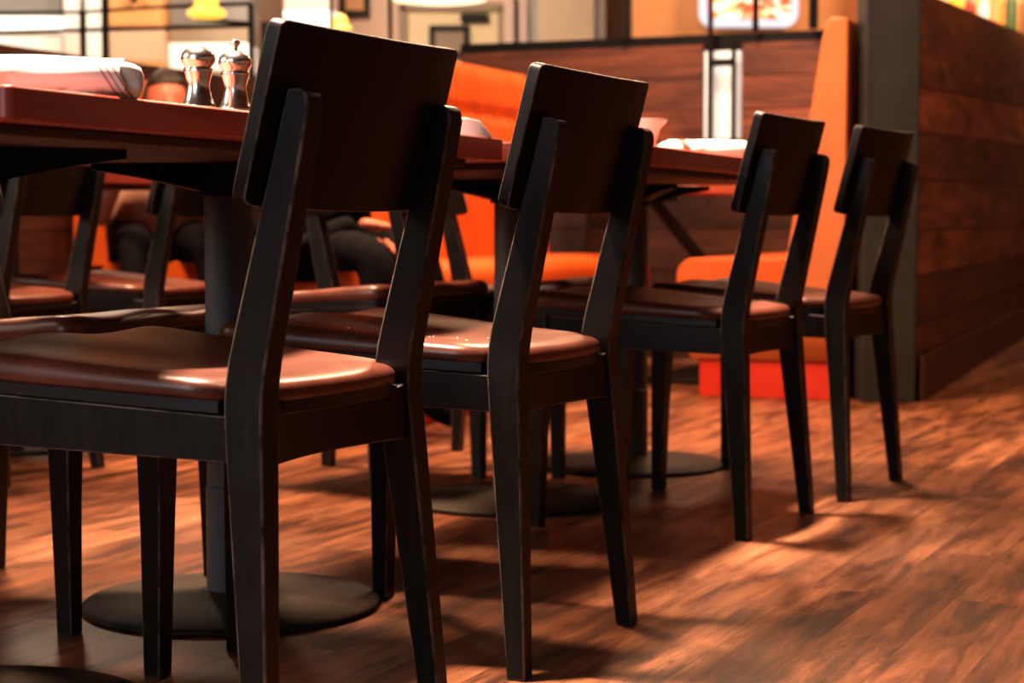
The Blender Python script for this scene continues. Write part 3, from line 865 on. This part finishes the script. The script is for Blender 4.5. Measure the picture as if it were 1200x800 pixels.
standing('kitchen_counter', 197, 292, 12.1, [('screen', None, 30, GREYP), ('back_panel', 30, 50, TAUPE), ('light_box', 50, 82, mk_noisy('glossy white', (.8, .78, .72), (.9, .88, .82), 3, emit=(1, .95, .85), estr=.3)), ('cabinet', 82, None, TAUPE)], 'taupe counter with bright white panel behind the shakers', 'counter')
standing('menu_board', 305, 326, 12.3, [('board', 25, 70, FRAME), ('stand', 70, None, FRAME)], 'narrow black board left of the nearest chair back', 'board', .1)
standing('drinks_cooler', 332, 392, 12.6, [('cabinet', None, 12, PINK), ('light_strip', 12, 34, GLOW), ('base', 34, None, PINK)], 'pale cooler with bright strip above the nearest chair back', 'cooler', .3)
# small dark picture on wall
a = P(416, 8, YB)
pf = thing('picture_frame', 'small dark picture on the back wall above the nearest chair back', 'picture', (a.x, YB-.02, a.z+.08))
bm = bmesh.new()
for s in (1, -1): box(bm, (s*.09, 0, 0), (.04, .03, .30)); box(bm, (0, 0, s*.13), (.14, .03, .04))
obj('frame', bm, FRAME, pf); obj('picture', bx((0, .01, 0), (.14, .01, .22)), OAK, pf)

# black rails at upper left, standing on the floor behind the left partition
YR = 9.2
rl = thing('steel_railing', 'black steel rail frame at upper left in front of the oak cabinet', 'railing', (0, YR, 0))
def rb(px0, py0, px1, py1, w, nm, y1=0):
    a = P(px0, py0, YR); b = P(px1, py1, YR); a.y = 0; b.y = y1
    m_ = bmesh.new(); bar(m_, a, b, w); obj(nm, m_, FRAME, rl, bevel=.002)
for px, py in ((97, 14), (122, -30), (294, 4), (-40, 16)):
    a = P(px, py, YR); m_ = bmesh.new(); bar(m_, (a.x, 0, 0), (a.x, 0, a.z), .026); obj('upright', m_, FRAME, rl, bevel=.002)
rb(-40, 16, 97, 14, .014, 'rail'); rb(97, 14, 192, 8, .014, 'rail'); rb(192, 8, 294, 4, .018, 'rail'); rb(-40, 39, 294, 30, .018, 'rail')
rb(230, 22, 294, 28, .018, 'brace')
YR2 = 10.5
rl2 = thing('steel_railing', 'pair of thin black uprights rising above the nearest chair back', 'railing', (0, YR2, 0))
for px in (388, 457):
    a = P(px, -40, YR2); m_ = bmesh.new(); bar(m_, (a.x, 0, 0), (a.x, 0, a.z), .022); obj('upright', m_, FRAME, rl2)
a = P(388, -40, YR2); b = P(457, -40, YR2); m_ = bmesh.new(); bar(m_, (a.x, 0, a.z), (b.x, 0, b.z), .022); obj('rail', m_, FRAME, rl2)

# pendant lamps
def pendant(px, py, Y, r, label, m, flat_=False):
    a = P(px, py, Y)
    t = thing('pendant_lamp', label, 'lamp', (a.x, Y, a.z))
    if flat_: prof = [(0, .0), (r*.6, .004), (r, .02), (r*1.0, .035), (r*.85, .10), (r*.5, .2), (r*.1, .26), (0, .26)]
    else: prof = [(0, 0), (r*.75, .0), (r, r*.14), (r*.98, r*.32), (r*.72, r*.52), (r*.58, r*.62), (r*.62, r*.85), (r*.55, r*1.2), (r*.25, r*1.45), (0, r*1.5)]
    obj('shade', lathe(prof, 40), m, t, ang=60)
    top = prof[-1][1]
    obj('cord', lathe([(0, top-.005), (.006, top-.005), (.006, 3.2-a.z), (0, 3.2-a.z)], 10), FRAME, t)
    obj('canopy', lathe([(0, 3.17-a.z), (.05, 3.17-a.z), (.05, 3.2-a.z), (0, 3.2-a.z)], 20), FRAME, t)
pendant(242, 21, 9.0, .092, 'glowing amber glass pendant lamp at the upper left', AMBER)
pendant(399, 36, 11.0, .065, 'small amber pendant lamp just above the nearest chair back', AMBER)
pendant(515, 4, 11.5, .28, 'wide pale dome pendant lamp in front of the cream door', AMBERW, True)

# ------------------------------------------------------------------ lights
def area(name, loc, target, size, e, col, spread=None):
    d = bpy.data.lights.new(name, 'AREA'); d.shape = 'DISK'; d.size = size; d.energy = e; d.color = col
    if spread: d.spread = math.radians(spread)
    o = bpy.data.objects.new(name, d); COL.objects.link(o); o.location = loc
    o.rotation_euler = (Vector(target)-Vector(loc)).to_track_quat('-Z', 'Y').to_euler(); return o
W1 = (1, .60, .36); W2 = (1, .74, .54); COOL = (.86, .93, 1.0)
area('ceiling_light_a', (-1.3, 5.0, 3.1), (-.5, 4.1, 0), .5, 270, W1)
area('ceiling_light_b', (.5, 5.8, 3.1), (.3, 4.7, 0), .5, 115, W1)
area('ceiling_light_c', (-.75, 2.7, 3.1), (-.6, 2.5, .7), .3, 50, W2, 50)
area('ceiling_light_i', (.1, 4.1, 3.1), (.1, 4.0, .7), .25, 34, W2, 36)
area('ceiling_light_d', (.6, 7.6, 3.1), (.6, 8.4, .9), .5, 70, W2)
area('ceiling_light_e', (-2.2, 8.6, 3.1), (-1.8, 7.5, 1.2), .5, 40, W2)
area('ceiling_light_f', (-1, 10.9, 3.1), (-1, 13.9, 1.5), 1.2, 130, (1, .80, .62))
area('ceiling_light_g', (3.2, 10.2, 3.1), (2.2, 12, 1.8), .8, 75, W2)
area('ceiling_light_h', (-4, 10.6, 3.1), (-3.2, 12, 1.6), 1.0, 110, (1, .86, .70))
area('cool_fill', (-2.4, -1.6, 1.9), (0, 2.8, .9), 2.2, 62, COOL)  # unseen soft fill, added for cool sheen on side faces and shakers
area('side_fill', (-4.2, 2.2, 2.2), (-.6, 2.6, .6), 1.8, 80, (1, .86, .74))  # added fill with no visible source, brightens the shakers from the left
area('partition_fill', (2.9, 6.6, 3.1), (2.1, 8.6, 1.1), .5, 26, W1)  # unseen fill, added only to lift the right plank partition
area('aisle_light', (2.2, 6.4, 3.1), (1.8, 6.8, 0), .6, 34, W1)

w = bpy.data.worlds.new('world'); S.world = w; w.use_nodes = True
w.node_tree.nodes['Background'].inputs['Color'].default_value = (.5, .36, .28, 1)
w.node_tree.nodes['Background'].inputs['Strength'].default_value = .12
S.view_settings.view_transform = 'Standard'
S.view_settings.look = 'Medium High Contrast'
S.view_settings.exposure = 0.0
S.cycles.max_bounces = 8
S.cycles.use_denoising = True
